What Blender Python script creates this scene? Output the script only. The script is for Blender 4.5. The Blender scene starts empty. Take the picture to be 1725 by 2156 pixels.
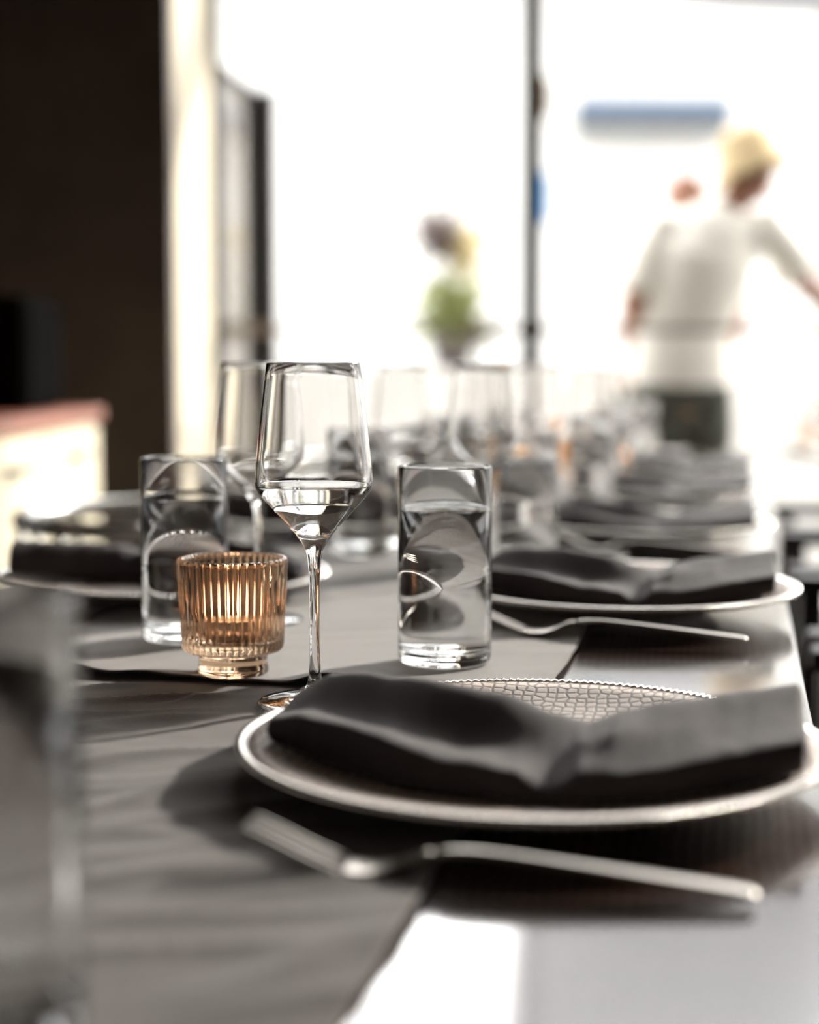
import bpy, bmesh, math, random
from mathutils import Vector, Matrix, noise
random.seed(7)
C = bpy.context.scene.collection
PI = math.pi

# ---------------------------------------------------------------- camera, sky, sun, exposure
F_PX, TILT, CAM_H = 3300.0, math.atan(300 / 3300.0), 0.972
cam_d = bpy.data.cameras.new('camera')
cam = bpy.data.objects.new('camera', cam_d); C.objects.link(cam)
cam.location = (0, 0, CAM_H); cam.rotation_euler = (PI / 2 - TILT, 0, 0)
cam_d.sensor_fit = 'HORIZONTAL'; cam_d.sensor_width = 24.0
cam_d.lens = F_PX / 1725 * 24.0
cam_d.dof.use_dof = True
cam_d.dof.focus_distance = 1.03
cam_d.dof.aperture_fstop = 2.2
cam_d.clip_start = 0.05
bpy.context.scene.camera = cam

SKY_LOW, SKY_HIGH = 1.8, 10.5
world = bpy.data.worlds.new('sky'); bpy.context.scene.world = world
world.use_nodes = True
wn = world.node_tree.nodes; wl = world.node_tree.links
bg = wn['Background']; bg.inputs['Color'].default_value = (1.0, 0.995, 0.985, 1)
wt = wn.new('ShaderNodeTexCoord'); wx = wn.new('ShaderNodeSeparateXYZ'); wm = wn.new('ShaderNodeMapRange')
wm.interpolation_type = 'SMOOTHSTEP'          # sky dim near the horizon, brightened above the view for table reflections
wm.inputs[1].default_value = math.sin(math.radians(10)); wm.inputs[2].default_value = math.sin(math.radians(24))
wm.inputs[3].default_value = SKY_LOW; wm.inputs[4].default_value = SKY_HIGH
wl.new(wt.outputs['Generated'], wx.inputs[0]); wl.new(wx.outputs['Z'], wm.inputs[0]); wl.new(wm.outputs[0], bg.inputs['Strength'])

def sun_lamp(name, direction, strength, angle, color):
    d = bpy.data.lights.new(name, 'SUN'); d.energy = strength; d.angle = math.radians(angle); d.color = color
    o = bpy.data.objects.new(name, d); C.objects.link(o)
    o.rotation_euler = Vector(direction).to_track_quat('Z', 'Y').to_euler()
    o.location = (3, 9, 6)
el = math.radians(22)
SUN_DIR = (0.75 * math.cos(el), 0.66 * math.cos(el), math.sin(el))
sun_lamp('sun', SUN_DIR, 8.0, 3.0, (1.0, 0.95, 0.86))

sc = bpy.context.scene
sc.view_settings.view_transform = 'Standard'; sc.view_settings.look = 'None'
sc.view_settings.exposure = 0.0; sc.view_settings.gamma = 1.0
sc.view_settings.use_curve_mapping = False
try:
    sc.cycles.use_denoising = True
    sc.cycles.max_bounces = 16; sc.cycles.transmission_bounces = 16; sc.cycles.glossy_bounces = 8
    sc.cycles.transparent_max_bounces = 16; sc.cycles.diffuse_bounces = 4
    sc.cycles.sample_clamp_indirect = 12; sc.cycles.blur_glossy = 0.3
except Exception: pass

# ---------------------------------------------------------------- materials
def mat(name, col, rough=0.5, metal=0.0, sheen=0.0, coat=0.0, trans=0.0, ior=1.5, emit=None, estr=0.0,
        noise_scale=0.0, noise_amt=0.0, bump=0.0, bump_scale=200.0, stretch=(1, 1, 1), sheen_rough=0.4, spec=0.5):
    m = bpy.data.materials.new(name); m.use_nodes = True
    nt = m.node_tree; b = nt.nodes['Principled BSDF']
    b.inputs['Base Color'].default_value = (*col, 1)
    b.inputs['Roughness'].default_value = rough; b.inputs['Metallic'].default_value = metal
    b.inputs['IOR'].default_value = ior
    b.inputs['Specular IOR Level'].default_value = spec
    b.inputs['Sheen Weight'].default_value = sheen; b.inputs['Sheen Roughness'].default_value = sheen_rough
    b.inputs['Coat Weight'].default_value = coat; b.inputs['Coat Roughness'].default_value = 0.06
    b.inputs['Transmission Weight'].default_value = trans
    if emit: b.inputs['Emission Color'].default_value = (*emit, 1); b.inputs['Emission Strength'].default_value = estr
    tc = nt.nodes.new('ShaderNodeTexCoord'); mp = nt.nodes.new('ShaderNodeMapping')
    mp.inputs['Scale'].default_value = stretch
    nt.links.new(tc.outputs['Object'], mp.inputs['Vector'])
    if noise_scale:
        n = nt.nodes.new('ShaderNodeTexNoise'); n.inputs['Scale'].default_value = noise_scale; n.inputs['Detail'].default_value = 5
        r = nt.nodes.new('ShaderNodeValToRGB')
        r.color_ramp.elements[0].position = 0.3; r.color_ramp.elements[1].position = 0.7
        r.color_ramp.elements[0].color = (*[c * (1 - noise_amt) for c in col], 1)
        r.color_ramp.elements[1].color = (*[min(1, c * (1 + noise_amt)) for c in col], 1)
        nt.links.new(mp.outputs[0], n.inputs['Vector']); nt.links.new(n.outputs['Fac'], r.inputs[0])
        nt.links.new(r.outputs[0], b.inputs['Base Color'])
    if bump:
        n = nt.nodes.new('ShaderNodeTexNoise'); n.inputs['Scale'].default_value = bump_scale; n.inputs['Detail'].default_value = 4
        bp = nt.nodes.new('ShaderNodeBump'); bp.inputs['Strength'].default_value = bump; bp.inputs['Distance'].default_value = 0.001
        nt.links.new(mp.outputs[0], n.inputs['Vector']); nt.links.new(n.outputs['Fac'], bp.inputs['Height'])
        nt.links.new(bp.outputs[0], b.inputs['Normal'])
    return m

def pane_mat(name, tint=(0.99, 0.99, 0.985)):
    m = bpy.data.materials.new(name); m.use_nodes = True; nt = m.node_tree
    for n in list(nt.nodes):
        if n.type != 'OUTPUT_MATERIAL': nt.nodes.remove(n)
    out = [n for n in nt.nodes if n.type == 'OUTPUT_MATERIAL'][0]
    tr = nt.nodes.new('ShaderNodeBsdfTransparent'); tr.inputs[0].default_value = (*tint, 1)
    gl = nt.nodes.new('ShaderNodeBsdfGlossy'); gl.inputs['Roughness'].default_value = 0.01
    lw = nt.nodes.new('ShaderNodeLayerWeight'); lw.inputs['Blend'].default_value = 0.5
    pw = nt.nodes.new('ShaderNodeMath'); pw.operation = 'POWER'; pw.inputs[1].default_value = 5.0
    fr = nt.nodes.new('ShaderNodeMath'); fr.operation = 'MULTIPLY_ADD'; fr.inputs[1].default_value = 0.94; fr.inputs[2].default_value = 0.04
    nt.links.new(lw.outputs['Facing'], pw.inputs[0]); nt.links.new(pw.outputs[0], fr.inputs[0])
    mx = nt.nodes.new('ShaderNodeMixShader')
    nt.links.new(fr.outputs[0], mx.inputs[0]); nt.links.new(tr.outputs[0], mx.inputs[1]); nt.links.new(gl.outputs[0], mx.inputs[2])
    nt.links.new(mx.outputs[0], out.inputs['Surface'])
    return m

M = {}
M['glass'] = mat('clear_glass', (1, 1, 1), 0.0, trans=1.0, ior=1.5)
M['water'] = mat('water', (0.98, 0.99, 0.99), 0.0, trans=1.0, ior=1.33)
M['amber'] = mat('amber_glass', (0.82, 0.585, 0.40), 0.02, trans=1.0, ior=1.5)
M['wood_top'] = mat('dark_lacquered_wood', (0.030, 0.014, 0.009), 0.16, coat=1.0, noise_scale=9, noise_amt=0.5, bump=0.10, bump_scale=60, stretch=(1, 8, 1))
_b = M['wood_top'].node_tree.nodes['Principled BSDF']; _b.inputs['Coat IOR'].default_value = 2.2; _b.inputs['Coat Roughness'].default_value = 0.10
M['wood_dark'] = mat('dark_wood', (0.03, 0.018, 0.013), 0.4, noise_scale=12, noise_amt=0.4, stretch=(1, 6, 1))
M['linen'] = mat('grey_linen', (0.115, 0.097, 0.088), 0.85, sheen=0.45, noise_scale=18, noise_amt=0.12, bump=0.5, bump_scale=900)
M['linen_dark'] = mat('dark_brown_linen', (0.050, 0.037, 0.032), 0.85, sheen=0.30, noise_scale=18, noise_amt=0.15, bump=0.5, bump_scale=900)
M['napkin'] = mat('plum_grey_cloth', (0.052, 0.040, 0.042), 0.85, sheen=0.20, noise_scale=25, noise_amt=0.1, bump=0.5, bump_scale=1200)
M['steel'] = mat('brushed_steel', (0.36, 0.33, 0.30), 0.28, metal=1.0, bump=0.05, bump_scale=400, stretch=(1, 12, 1))
M['dark_paint'] = mat('black_frame_paint', (0.022, 0.02, 0.021), 0.45, noise_scale=6, noise_amt=0.2)
M['brown_paint'] = mat('brown_frame_paint', (0.20, 0.16, 0.135), 0.4, noise_scale=6, noise_amt=0.15)
M['wall_dark'] = mat('dark_brown_plaster', (0.075, 0.055, 0.042), 0.8, noise_scale=3, noise_amt=0.25, bump=0.3, bump_scale=40)
M['plaster'] = mat('warm_plaster', (0.30, 0.26, 0.22), 0.85, noise_scale=4, noise_amt=0.15)
M['floor'] = mat('worn_floor', (0.14, 0.12, 0.105), 0.4, noise_scale=5, noise_amt=0.3, stretch=(1, 5, 1))
M['curtain'] = mat('cream_curtain', (0.86, 0.77, 0.60), 0.9, sheen=0.2, noise_scale=20, noise_amt=0.08)
M['cream'] = mat('cream_lacquer', (0.78, 0.70, 0.52), 0.5, noise_scale=8, noise_amt=0.1)
M['red_wood'] = mat('reddish_wood', (0.30, 0.10, 0.06), 0.35, noise_scale=10, noise_amt=0.3, stretch=(1, 6, 1))
M['black'] = mat('black_plastic', (0.006, 0.006, 0.006), 0.9, bump=0.3, bump_scale=500, spec=0.0)
M['chair_white'] = mat('pale_bent_wood', (0.86, 0.86, 0.84), 0.22, metal=0.9, coat=0.3, noise_scale=10, noise_amt=0.08)
M['chair_dark'] = mat('charcoal_chair', (0.035, 0.033, 0.036), 0.35, noise_scale=10, noise_amt=0.2)
M['paving'] = mat('pale_paving', (0.55, 0.54, 0.52), 0.8, noise_scale=4, noise_amt=0.1)
M['render'] = mat('white_render', (0.46, 0.46, 0.45), 0.9, noise_scale=3, noise_amt=0.05)
M['white_wall'] = mat('white_wall_paint', (0.82, 0.81, 0.79), 0.9, noise_scale=3, noise_amt=0.04)
M['tan_render'] = mat('tan_render', (0.16, 0.125, 0.09), 0.9, noise_scale=3, noise_amt=0.15)
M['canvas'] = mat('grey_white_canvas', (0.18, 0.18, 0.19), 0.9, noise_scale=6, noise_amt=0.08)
M['blue'] = mat('blue_awning_cloth', (0.05, 0.085, 0.15), 0.8, noise_scale=6, noise_amt=0.1)
M['grey_blue'] = mat('grey_blue_panel', (0.075, 0.085, 0.10), 0.8, noise_scale=6, noise_amt=0.1)
M['sign_blue'] = mat('bright_blue_enamel', (0.06, 0.19, 0.40), 0.5, noise_scale=6, noise_amt=0.1)
M['skin'] = mat('skin', (0.38, 0.19, 0.13), 0.55, noise_scale=9, noise_amt=0.1)
M['shirt'] = mat('white_cotton', (0.86, 0.84, 0.78), 0.9, sheen=0.2, noise_scale=6, noise_amt=0.06)
M['trousers'] = mat('olive_black_denim', (0.05, 0.055, 0.042), 0.9, noise_scale=14, noise_amt=0.5)
M['hat'] = mat('beige_felt', (0.62, 0.48, 0.28), 0.9, noise_scale=9, noise_amt=0.1)
M['hair'] = mat('dark_brown_hair', (0.02, 0.014, 0.01), 0.6, noise_scale=30, noise_amt=0.4)
M['eye'] = mat('dark_eye', (0.01, 0.008, 0.006), 0.2)
M['lip'] = mat('lip', (0.35, 0.12, 0.10), 0.5)
M['leaf'] = mat('yellow_green_leaf', (0.22, 0.25, 0.07), 0.6, noise_scale=9, noise_amt=0.5)
M['dry'] = mat('dusky_brown_leaf', (0.17, 0.13, 0.12), 0.7, noise_scale=9, noise_amt=0.3)
M['petal'] = mat('pale_yellow_petal', (0.55, 0.45, 0.18), 0.7, noise_scale=9, noise_amt=0.2)
M['pot'] = mat('grey_clay_pot', (0.09, 0.075, 0.08), 0.8, noise_scale=9, noise_amt=0.2)
M['wax'] = mat('white_wax', (0.85, 0.80, 0.70), 0.5, noise_scale=9, noise_amt=0.03)
M['tin'] = mat('tealight_tin', (0.8, 0.8, 0.8), 0.3, metal=1.0, noise_scale=9, noise_amt=0.03)
M['flame'] = mat('flame', (1, 0.5, 0.2), 0.5, emit=(1.0, 0.72, 0.54), estr=26)
M['pane'] = pane_mat('window_glass')

def plate_material():
    m = mat('hammered_taupe_glaze', (0.36, 0.30, 0.265), 0.5, coat=0.0, spec=0.3)
    nt = m.node_tree; b = nt.nodes['Principled BSDF']
    tc = nt.nodes.new('ShaderNodeTexCoord')
    v = nt.nodes.new('ShaderNodeTexVoronoi'); v.inputs['Scale'].default_value = 150; v.inputs['Randomness'].default_value = 0.45
    v.voronoi_dimensions = '2D'; v.feature = 'DISTANCE_TO_EDGE'
    r = nt.nodes.new('ShaderNodeMapRange'); r.inputs[1].default_value = 0.0; r.inputs[2].default_value = 0.22
    r.interpolation_type = 'SMOOTHSTEP'
    bp = nt.nodes.new('ShaderNodeBump'); bp.inputs['Strength'].default_value = 0.5; bp.inputs['Distance'].default_value = 0.0007
    cr = nt.nodes.new('ShaderNodeValToRGB')
    cr.color_ramp.elements[0].color = (0.13, 0.10, 0.085, 1); cr.color_ramp.elements[1].color = (0.46, 0.385, 0.34, 1)
    nt.links.new(tc.outputs['Object'], v.inputs['Vector']); nt.links.new(v.outputs['Distance'], r.inputs[0])
    nt.links.new(r.outputs[0], bp.inputs['Height']); nt.links.new(bp.outputs[0], b.inputs['Normal'])
    nt.links.new(bp.outputs[0], b.inputs['Coat Normal'])
    nt.links.new(r.outputs[0], cr.inputs[0]); nt.links.new(cr.outputs[0], b.inputs['Base Color'])
    return m
M['plate'] = plate_material()
M['rim'] = mat('pale_silver_glaze', (0.80, 0.76, 0.72), 0.18, metal=0.8, noise_scale=30, noise_amt=0.05)

# ---------------------------------------------------------------- mesh helpers
def link(name, bm, m, parent=None, smooth=True, loc=None, rotz=None):
    me = bpy.data.meshes.new(name); bm.to_mesh(me); bm.free()
    me.materials.append(m)
    if smooth:
        for p in me.polygons: p.use_smooth = True
    o = bpy.data.objects.new(name, me); C.objects.link(o)
    if parent: o.parent = parent
    if loc is not None: o.location = loc
    if rotz is not None: o.rotation_euler = (0, 0, rotz)
    return o

def thing(name, label, cat, loc=(0, 0, 0), rotz=0, group=None):
    o = bpy.data.objects.new(name, None); C.objects.link(o)
    o.empty_display_size = 0.05
    o.location = loc; o.rotation_euler = (0, 0, rotz)
    o['label'] = label; o['category'] = cat
    if group: o['group'] = group
    return o
def tag(o, label, cat, group=None):
    o['label'] = label; o['category'] = cat
    if group: o['group'] = group
    return o
def struct(o): o['kind'] = 'structure'; return o
def dup(root, loc, rotz, label, group=None):
    r = root.copy(); C.objects.link(r); r.location = loc; r.rotation_euler = (0, 0, rotz); r['label'] = label
    if group: r['group'] = group
    for ch in list(root.children):
        c = ch.copy(); C.objects.link(c); c.parent = r
        for g in ch.children:
            d = g.copy(); C.objects.link(d); d.parent = c
    return r

def box(bm, x0, x1, y0, y1, z0, z1, bev=0.0):
    r = bmesh.ops.create_cube(bm, size=1)
    for v in r['verts']:
        v.co = Vector(((x0 + x1) / 2 + v.co.x * (x1 - x0), (y0 + y1) / 2 + v.co.y * (y1 - y0), (z0 + z1) / 2 + v.co.z * (z1 - z0)))
    if bev:
        es = list({e for v in r['verts'] for e in v.link_edges})
        bmesh.ops.bevel(bm, geom=es, offset=bev, segments=2, affect='EDGES', profile=0.5)
def boxm(x0, x1, y0, y1, z0, z1, bev=0.0):
    bm = bmesh.new(); box(bm, x0, x1, y0, y1, z0, z1, bev); return bm

def lathe(profile, segs=96, mod=None, bm=None, center=(0, 0, 0)):
    """profile ordered bottom axis -> outside -> rim -> inside -> axis"""
    bm = bm or bmesh.new(); rings = []
    cx, cy, cz = center
    for (r, z) in profile:
        if r < 1e-6: rings.append([bm.verts.new((cx, cy, cz + z))])
        else:
            ring = []
            for j in range(segs):
                th = 2 * PI * j / segs; rr, zz = (r, z) if mod is None else mod(r, z, th)
                ring.append(bm.verts.new((cx + rr * math.cos(th), cy + rr * math.sin(th), cz + zz)))
            rings.append(ring)
    for a, b in zip(rings, rings[1:]):
        for j in range(segs):
            k = (j + 1) % segs
            if len(a) == 1 and len(b) == 1: continue
            if len(a) == 1: bm.faces.new((a[0], b[k], b[j]))
            elif len(b) == 1: bm.faces.new((a[j], a[k], b[0]))
            else: bm.faces.new((a[j], a[k], b[k], b[j]))
    return bm

def tube(bm, pts, rad, segs=10, flat=1.0, caps=True, fixed=None):
    pts = [Vector(p) for p in pts]; n = len(pts); rings = []
    up = Vector((0, 0, 1))
    for i, p in enumerate(pts):
        t = (pts[min(i + 1, n - 1)] - pts[max(i - 1, 0)]).normalized()
        ref = fixed or (up if abs(t.dot(up)) < 0.95 else Vector((1, 0, 0)))
        sx = t.cross(ref).normalized(); sy = sx.cross(t).normalized()
        r = rad[i] if isinstance(rad, (list, tuple)) else rad
        rings.append([bm.verts.new(p + sx * (r * math.cos(2 * PI * j / segs)) + sy * (r * flat * math.sin(2 * PI * j / segs))) for j in range(segs)])
    for a, b in zip(rings, rings[1:]):
        for j in range(segs):
            k = (j + 1) % segs; bm.faces.new((a[j], a[k], b[k], b[j]))
    if caps: bm.faces.new(rings[0][::-1]); bm.faces.new(rings[-1])
    return bm

def interp(xs, ys, x):
    if x <= xs[0]: return ys[0]
    for i in range(1, len(xs)):
        if x <= xs[i]:
            u = (x - xs[i - 1]) / (xs[i] - xs[i - 1]); return ys[i - 1] * (1 - u) + ys[i] * u
    return ys[-1]

# ---------------------------------------------------------------- table frame: s runs left from the right edge, t runs along the table
ANG = math.atan2(0.1849, 0.8907); CA, SA = math.cos(ANG), math.sin(ANG)
E0 = (0.2544, 0.9686); TOP = 0.75; TW = 0.765
def W(s, t, z=0.0): return (E0[0] + t * SA - s * CA, E0[1] + t * CA + s * SA, z)
ROT = -ANG            # local x = towards the right edge, local y = along the table

# ---------------------------------------------------------------- the room
WY = 5.3
struct(link('floor', boxm(-5, 8.2, -4, 5.45, -0.1, 0.0), M['floor'], smooth=False))
struct(link('ceiling', boxm(-5, 8.2, -4, 5.5, 4.6, 4.75), M['plaster'], smooth=False))
struct(link('wall_back', boxm(-5, 8.2, -4.2, -4, 0, 4.6), M['wall_dark'], smooth=False))
struct(link('wall_left', boxm(-5, -4.8, -4, 4.4, 0, 4.6), M['wall_dark'], smooth=False))
struct(link('wall_partition', boxm(-4.8, -0.675, 4.5, 4.62, 0, 4.6), M['wall_dark'], smooth=False))
struct(link('wall_window_side', boxm(-5, -0.668, WY, WY + 0.15, 0, 4.6), M['wall_dark'], smooth=False))
struct(link('wall_right', boxm(8.0, 8.2, -4, 5.3, 0, 4.6), M['plaster'], smooth=False))

win = bpy.data.objects.new('window_1', None); C.objects.link(win); struct(win)
link('jamb', boxm(-0.668, -0.632, WY - 0.03, WY + 0.1, 0, 4.6), M['dark_paint'], win, False)
link('mullion', boxm(0.376, 0.413, WY - 0.04, WY + 0.04, 0, 4.6), M['dark_paint'], win, False)
link('mullion_cover_strip', boxm(0.413, 0.440, WY - 0.01, WY + 0.03, 0, 4.6), M['brown_paint'], win, False)
link('mullion', boxm(2.2, 2.26, WY - 0.04, WY + 0.04, 0, 4.6), M['dark_paint'], win, False)
link('mullion', boxm(4.0, 4.06, WY - 0.04, WY + 0.04, 0, 4.6), M['dark_paint'], win, False)
link('sill', boxm(-0.632, 8.0, WY - 0.03, WY + 0.06, 0, 0.05), M['dark_paint'], win, False)
bm = bmesh.new()
for a, b in ((-0.632, 0.376), (0.44, 2.2), (2.26, 4.0)): box(bm, a, b, WY + 0.01, WY + 0.03, 1.095, 1.115)
for x in (0.366, 0.44): box(bm, x, x + 0.01, WY - 0.02, WY + 0.04, 1.085, 1.125)
link('guard_rail', bm, M['brown_paint'], win, False)
bm = bmesh.new()
for a, b in ((-0.632, 0.376), (0.44, 2.2), (2.26, 4.0), (4.06, 8.0)): box(bm, a, b, WY + 0.012, WY + 0.018, 0.05, 4.6)
link('pane', bm, M['pane'], win, False)

# glazed return beside the jamb, standing open outwards
w2 = bpy.data.objects.new('window_2', None); C.objects.link(w2); struct(w2)
bm = bmesh.new()
box(bm, -0.604, -0.494, 5.83, 5.93, 0, 1.985); link('stile', bm, M['dark_paint'], w2, False)
bm = bmesh.new(); tube(bm, [(-0.628, 5.36, 1.965), (-0.55, 5.86, 1.965)], 0.028, 4); link('top_rail', bm, M['dark_paint'], w2, False)
bm = bmesh.new(); tube(bm, [(-0.628, 5.36, 0.05), (-0.55, 5.86, 0.05)], 0.03, 4); link('bottom_rail', bm, M['dark_paint'], w2, False)
bm = bmesh.new()
vs = [bm.verts.new(p) for p in ((-0.632, 5.36, 0.06), (-0.56, 5.84, 0.06), (-0.56, 5.84, 1.95), (-0.632, 5.36, 1.95), (-0.626, 5.36, 0.06), (-0.554, 5.84, 0.06), (-0.554, 5.84, 1.95), (-0.626, 5.36, 1.95))]
for f in ((0, 1, 2, 3), (7, 6, 5, 4), (0, 4, 5, 1), (1, 5, 6, 2), (2, 6, 7, 3), (3, 7, 4, 0)): bm.faces.new([vs[i] for i in f])
link('pane', bm, M['pane'], w2, False)
link('cross_rail', boxm(-0.60, -0.50, 5.815, 5.835, 1.09, 1.15), M['brown_paint'], w2, False)

# curtain gathered beside the window
def curtain():
    bm = bmesh.new(); N = 90; H = 30; rings = []
    for i in range(H + 1):
        z = 0.03 + i * (4.5 - 0.03) / H; fr_ = []; bk = []
        for j in range(N + 1):
            u = j / N; y = 4.64 + 0.63 * u; x = -0.690 + 0.026 * u + 0.006 * math.sin(u * 2 * PI * 4.5 + 0.4 * math.sin(z)) + 0.0022 * z
            fr_.append(bm.verts.new((x, y, z))); bk.append(bm.verts.new((x - 0.004, y, z)))
        rings.append(fr_ + bk[::-1])
    for a, b in zip(rings, rings[1:]):
        for j in range(len(a)): k = (j + 1) % len(a); bm.faces.new((a[j], a[k], b[k], b[j]))
    bm.faces.new(rings[0][::-1]); bm.faces.new(rings[-1])
    bmesh.ops.recalc_face_normals(bm, faces=bm.faces)
    return bm
tag(link('curtain', curtain(), M['curtain']), 'sunlit cream curtain gathered in a tall narrow column beside the dark window jamb', 'curtain')

# sideboard with a black speaker, left against the partition
sb = thing('sideboard', 'cream sunlit sideboard with reddish wood top behind the left side of the table', 'sideboard', (-1.0, 3.2, 0))
link('body', boxm(-0.24, 0.26, -0.62, 0.46, 0.08, 0.855, 0.006), M['cream'], sb, False)
link('top', boxm(-0.26, 0.285, -0.64, 0.475, 0.855, 0.885, 0.004), M['red_wood'], sb, False)
for i, (a, b) in enumerate(((-0.60, -0.08), (-0.06, 0.44))):
    for j, (z0, z1) in enumerate(((0.10, 0.46), (0.48, 0.84))):
        d = link('drawer', boxm(0.26, 0.278, a, b, z0, z1, 0.004), M['cream'], sb, False)
        bm = bmesh.new(); tube(bm, [(0.278, (a + b) / 2 - 0.07, z1 - 0.05), (0.30, (a + b) / 2 - 0.06, z1 - 0.05), (0.30, (a + b) / 2 + 0.06, z1 - 0.05), (0.278, (a + b) / 2 + 0.07, z1 - 0.05)], 0.006, 8)
        link('handle', bm, M['chair_dark'], d)
for x in (-0.2, 0.22):
    for y in (-0.58, 0.42):
        link('leg', boxm(x - 0.02, x + 0.02, y - 0.02, y + 0.02, 0, 0.08), M['wood_dark'], sb, False)
sp = thing('loudspeaker', 'black box loudspeaker standing on the reddish top of the cream sideboard', 'speaker', (-1.0, 3.35, 0.886))
link('cabinet', boxm(-0.2, 0.22, -0.16, 0.16, 0, 0.235, 0.01), M['black'], sp, False)
link('grille', boxm(0.22, 0.226, -0.14, 0.14, 0.015, 0.22, 0.002), M['black'], sp, False)

# ---------------------------------------------------------------- the long table
tb = thing('dining_table', 'long dark lacquered wood table under the grey linen runners', 'table', W(0, 0, 0), ROT)
def wood_top():
    bm = boxm(-TW, 0, -1.3, 3.35, TOP - 0.03, TOP, 0.003); return bm
link('tabletop', wood_top(), M['wood_top'], tb, False)
bm = bmesh.new(); box(bm, -TW + 0.06, -0.06, -1.22, 3.27, TOP - 0.11, TOP - 0.032); link('apron', bm, M['wood_dark'], tb, False)
for x in (-TW + 0.07, -0.13):
    for y in (-1.2, 1.0, 3.19): link('leg', boxm(x, x + 0.06, y, y + 0.06, 0, TOP - 0.11, 0.004), M['wood_dark'], tb, False)

def cloth_grid(s0, s1, t0, t1, ns, nt, zf, thick=0.0012):
    bm = bmesh.new(); top = []; bot = []
    for i in range(nt + 1):
        t = t0 + (t1 - t0) * i / nt; rt = []; rb = []
        for j in range(ns + 1):
            s = s0 + (s1 - s0) * j / ns
            # hem edges wander a little
            ss = s + (0.004 * noise.noise(Vector((t * 6, s0, 3))) if j in (0, ns) else 0)
            z = zf(s, t); p = W(ss, t)
            rt.append(bm.verts.new((p[0], p[1], z + thick))); rb.append(bm.verts.new((p[0], p[1], z)))
        top.append(rt); bot.append(rb)
    for i in range(nt):
        for j in range(ns):
            bm.faces.new((top[i][j], top[i + 1][j], top[i + 1][j + 1], top[i][j + 1]))
            bm.faces.new((bot[i][j + 1], bot[i + 1][j + 1], bot[i + 1][j], bot[i][j]))
    for i in range(nt):
        bm.faces.new((bot[i][0], bot[i + 1][0], top[i + 1][0], top[i][0]))
        bm.faces.new((top[i][ns], top[i + 1][ns], bot[i + 1][ns], bot[i][ns]))
    for j in range(ns):
        bm.faces.new((top[0][j], top[0][j + 1], bot[0][j + 1], bot[0][j]))
        bm.faces.new((bot[nt][j], bot[nt][j + 1], top[nt][j + 1], top[nt][j]))
    bmesh.ops.recalc_face_normals(bm, faces=bm.faces)
    return bm
def wrinkle(s, t, k=0.0):
    p = Vector((s * 9 + t * 3, t * 17 - s * 5, 1.7 + k))
    a = noise.noise(p); b = noise.noise(p * 2.3 + Vector((5, 2, 1))); c = noise.noise(Vector((s * 40, t * 60, k)))
    ridge = 1 - abs(noise.noise(Vector((s * 7 + 2, t * 20 + s * 8, 9 + k)))) * 2
    return 0.0013 * a + 0.0005 * b + 0.00018 * c + 0.0022 * max(0, ridge) ** 3
def calm(s, t):
    m = 1.0
    for (a, b, r) in ((0.1575, -0.168, 0.10), (0.318, -0.0238, 0.045), (0.642, -0.199, 0.1), (0.283, -0.536, 0.035)):
        d = math.hypot(s - a, t - b); m = min(m, max(0.0, min(1.0, (d - r) / 0.05)))
    return m * max(0.0, min(1.0, (0.035 - t) / 0.03))
zn = lambda s, t: TOP + 0.0018 + 1.5 * max(-0.001, wrinkle(s, t)) * calm(s, t)
tag(link('table_runner', cloth_grid(0.178, 0.605, -1.25, 0.12, 110, 300, zn), M['linen_dark']),
    'wrinkled dark grey linen runner on the near end of the table, under the near plate', 'table runner')
def zfar(s, t):
    base = TOP + 0.0044 + 0.4 * wrinkle(s, t, 5)
    e = max(0, 1 - (t - 0.032) / 0.09)
    hump = 0.5 + 0.5 * math.sin(s * 80 + 1.0) * math.cos(s * 17)
    pressed = 1 - math.exp(-((s - 0.40) / 0.035) ** 2)
    return base + e * e * (0.0005 + 0.0085 * hump * pressed)
tag(link('table_runner', cloth_grid(0.172, 0.602, 0.032, 3.3, 110, 420, zfar), M['linen']),
    'grey linen runner on the far part of the table, rippled hem under the candle holder', 'table runner')
Z1 = TOP + 0.0042; Z2 = TOP + 0.0062; ZT = TOP + 0.0004

# ---------------------------------------------------------------- glassware
def wine_glass_parts(root):
    foot = [(0, 0.0008), (0.030, 0.0008), (0.0365, 0.0004), (0.0375, 0.0012), (0.0375, 0.002), (0.036, 0.0028), (0.026, 0.004), (0.014, 0.006), (0.0075, 0.009), (0.0048, 0.014), (0.0040, 0.020)]
    stem = [(0.0040, 0.020), (0.0035, 0.032), (0.0032, 0.055), (0.0033, 0.075), (0.0038, 0.088), (0.0046, 0.096), (0.0060, 0.102)]
    bowl_o = [(0.0060, 0.102), (0.0085, 0.1065), (0.0125, 0.112), (0.0185, 0.119), (0.0262, 0.1275), (0.0325, 0.1345), (0.0358, 0.1385), (0.0375, 0.1418), (0.0381, 0.1450), (0.0380, 0.150), (0.0372, 0.160), (0.0356, 0.176), (0.0336, 0.194), (0.0316, 0.210), (0.0302, 0.2212)]
    rim = [(0.0300, 0.2219), (0.0296, 0.2222), (0.0292, 0.2219)]
    bowl_i = [(0.0290, 0.2210), (0.0304, 0.210), (0.0324, 0.194), (0.0344, 0.176), (0.0360, 0.160), (0.0368, 0.150), (0.0368, 0.1455), (0.0362, 0.1425), (0.0345, 0.1393), (0.0315, 0.1355), (0.0252, 0.1285), (0.0175, 0.1205), (0.0110, 0.1150), (0.005, 0.1118), (0, 0.1108)]
    link('foot', lathe(foot, 96), M['glass'], root)
    link('stem', lathe(stem, 48), M['glass'], root)
    link('bowl', lathe(bowl_o + rim + bowl_i, 96), M['glass'], root)
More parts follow.
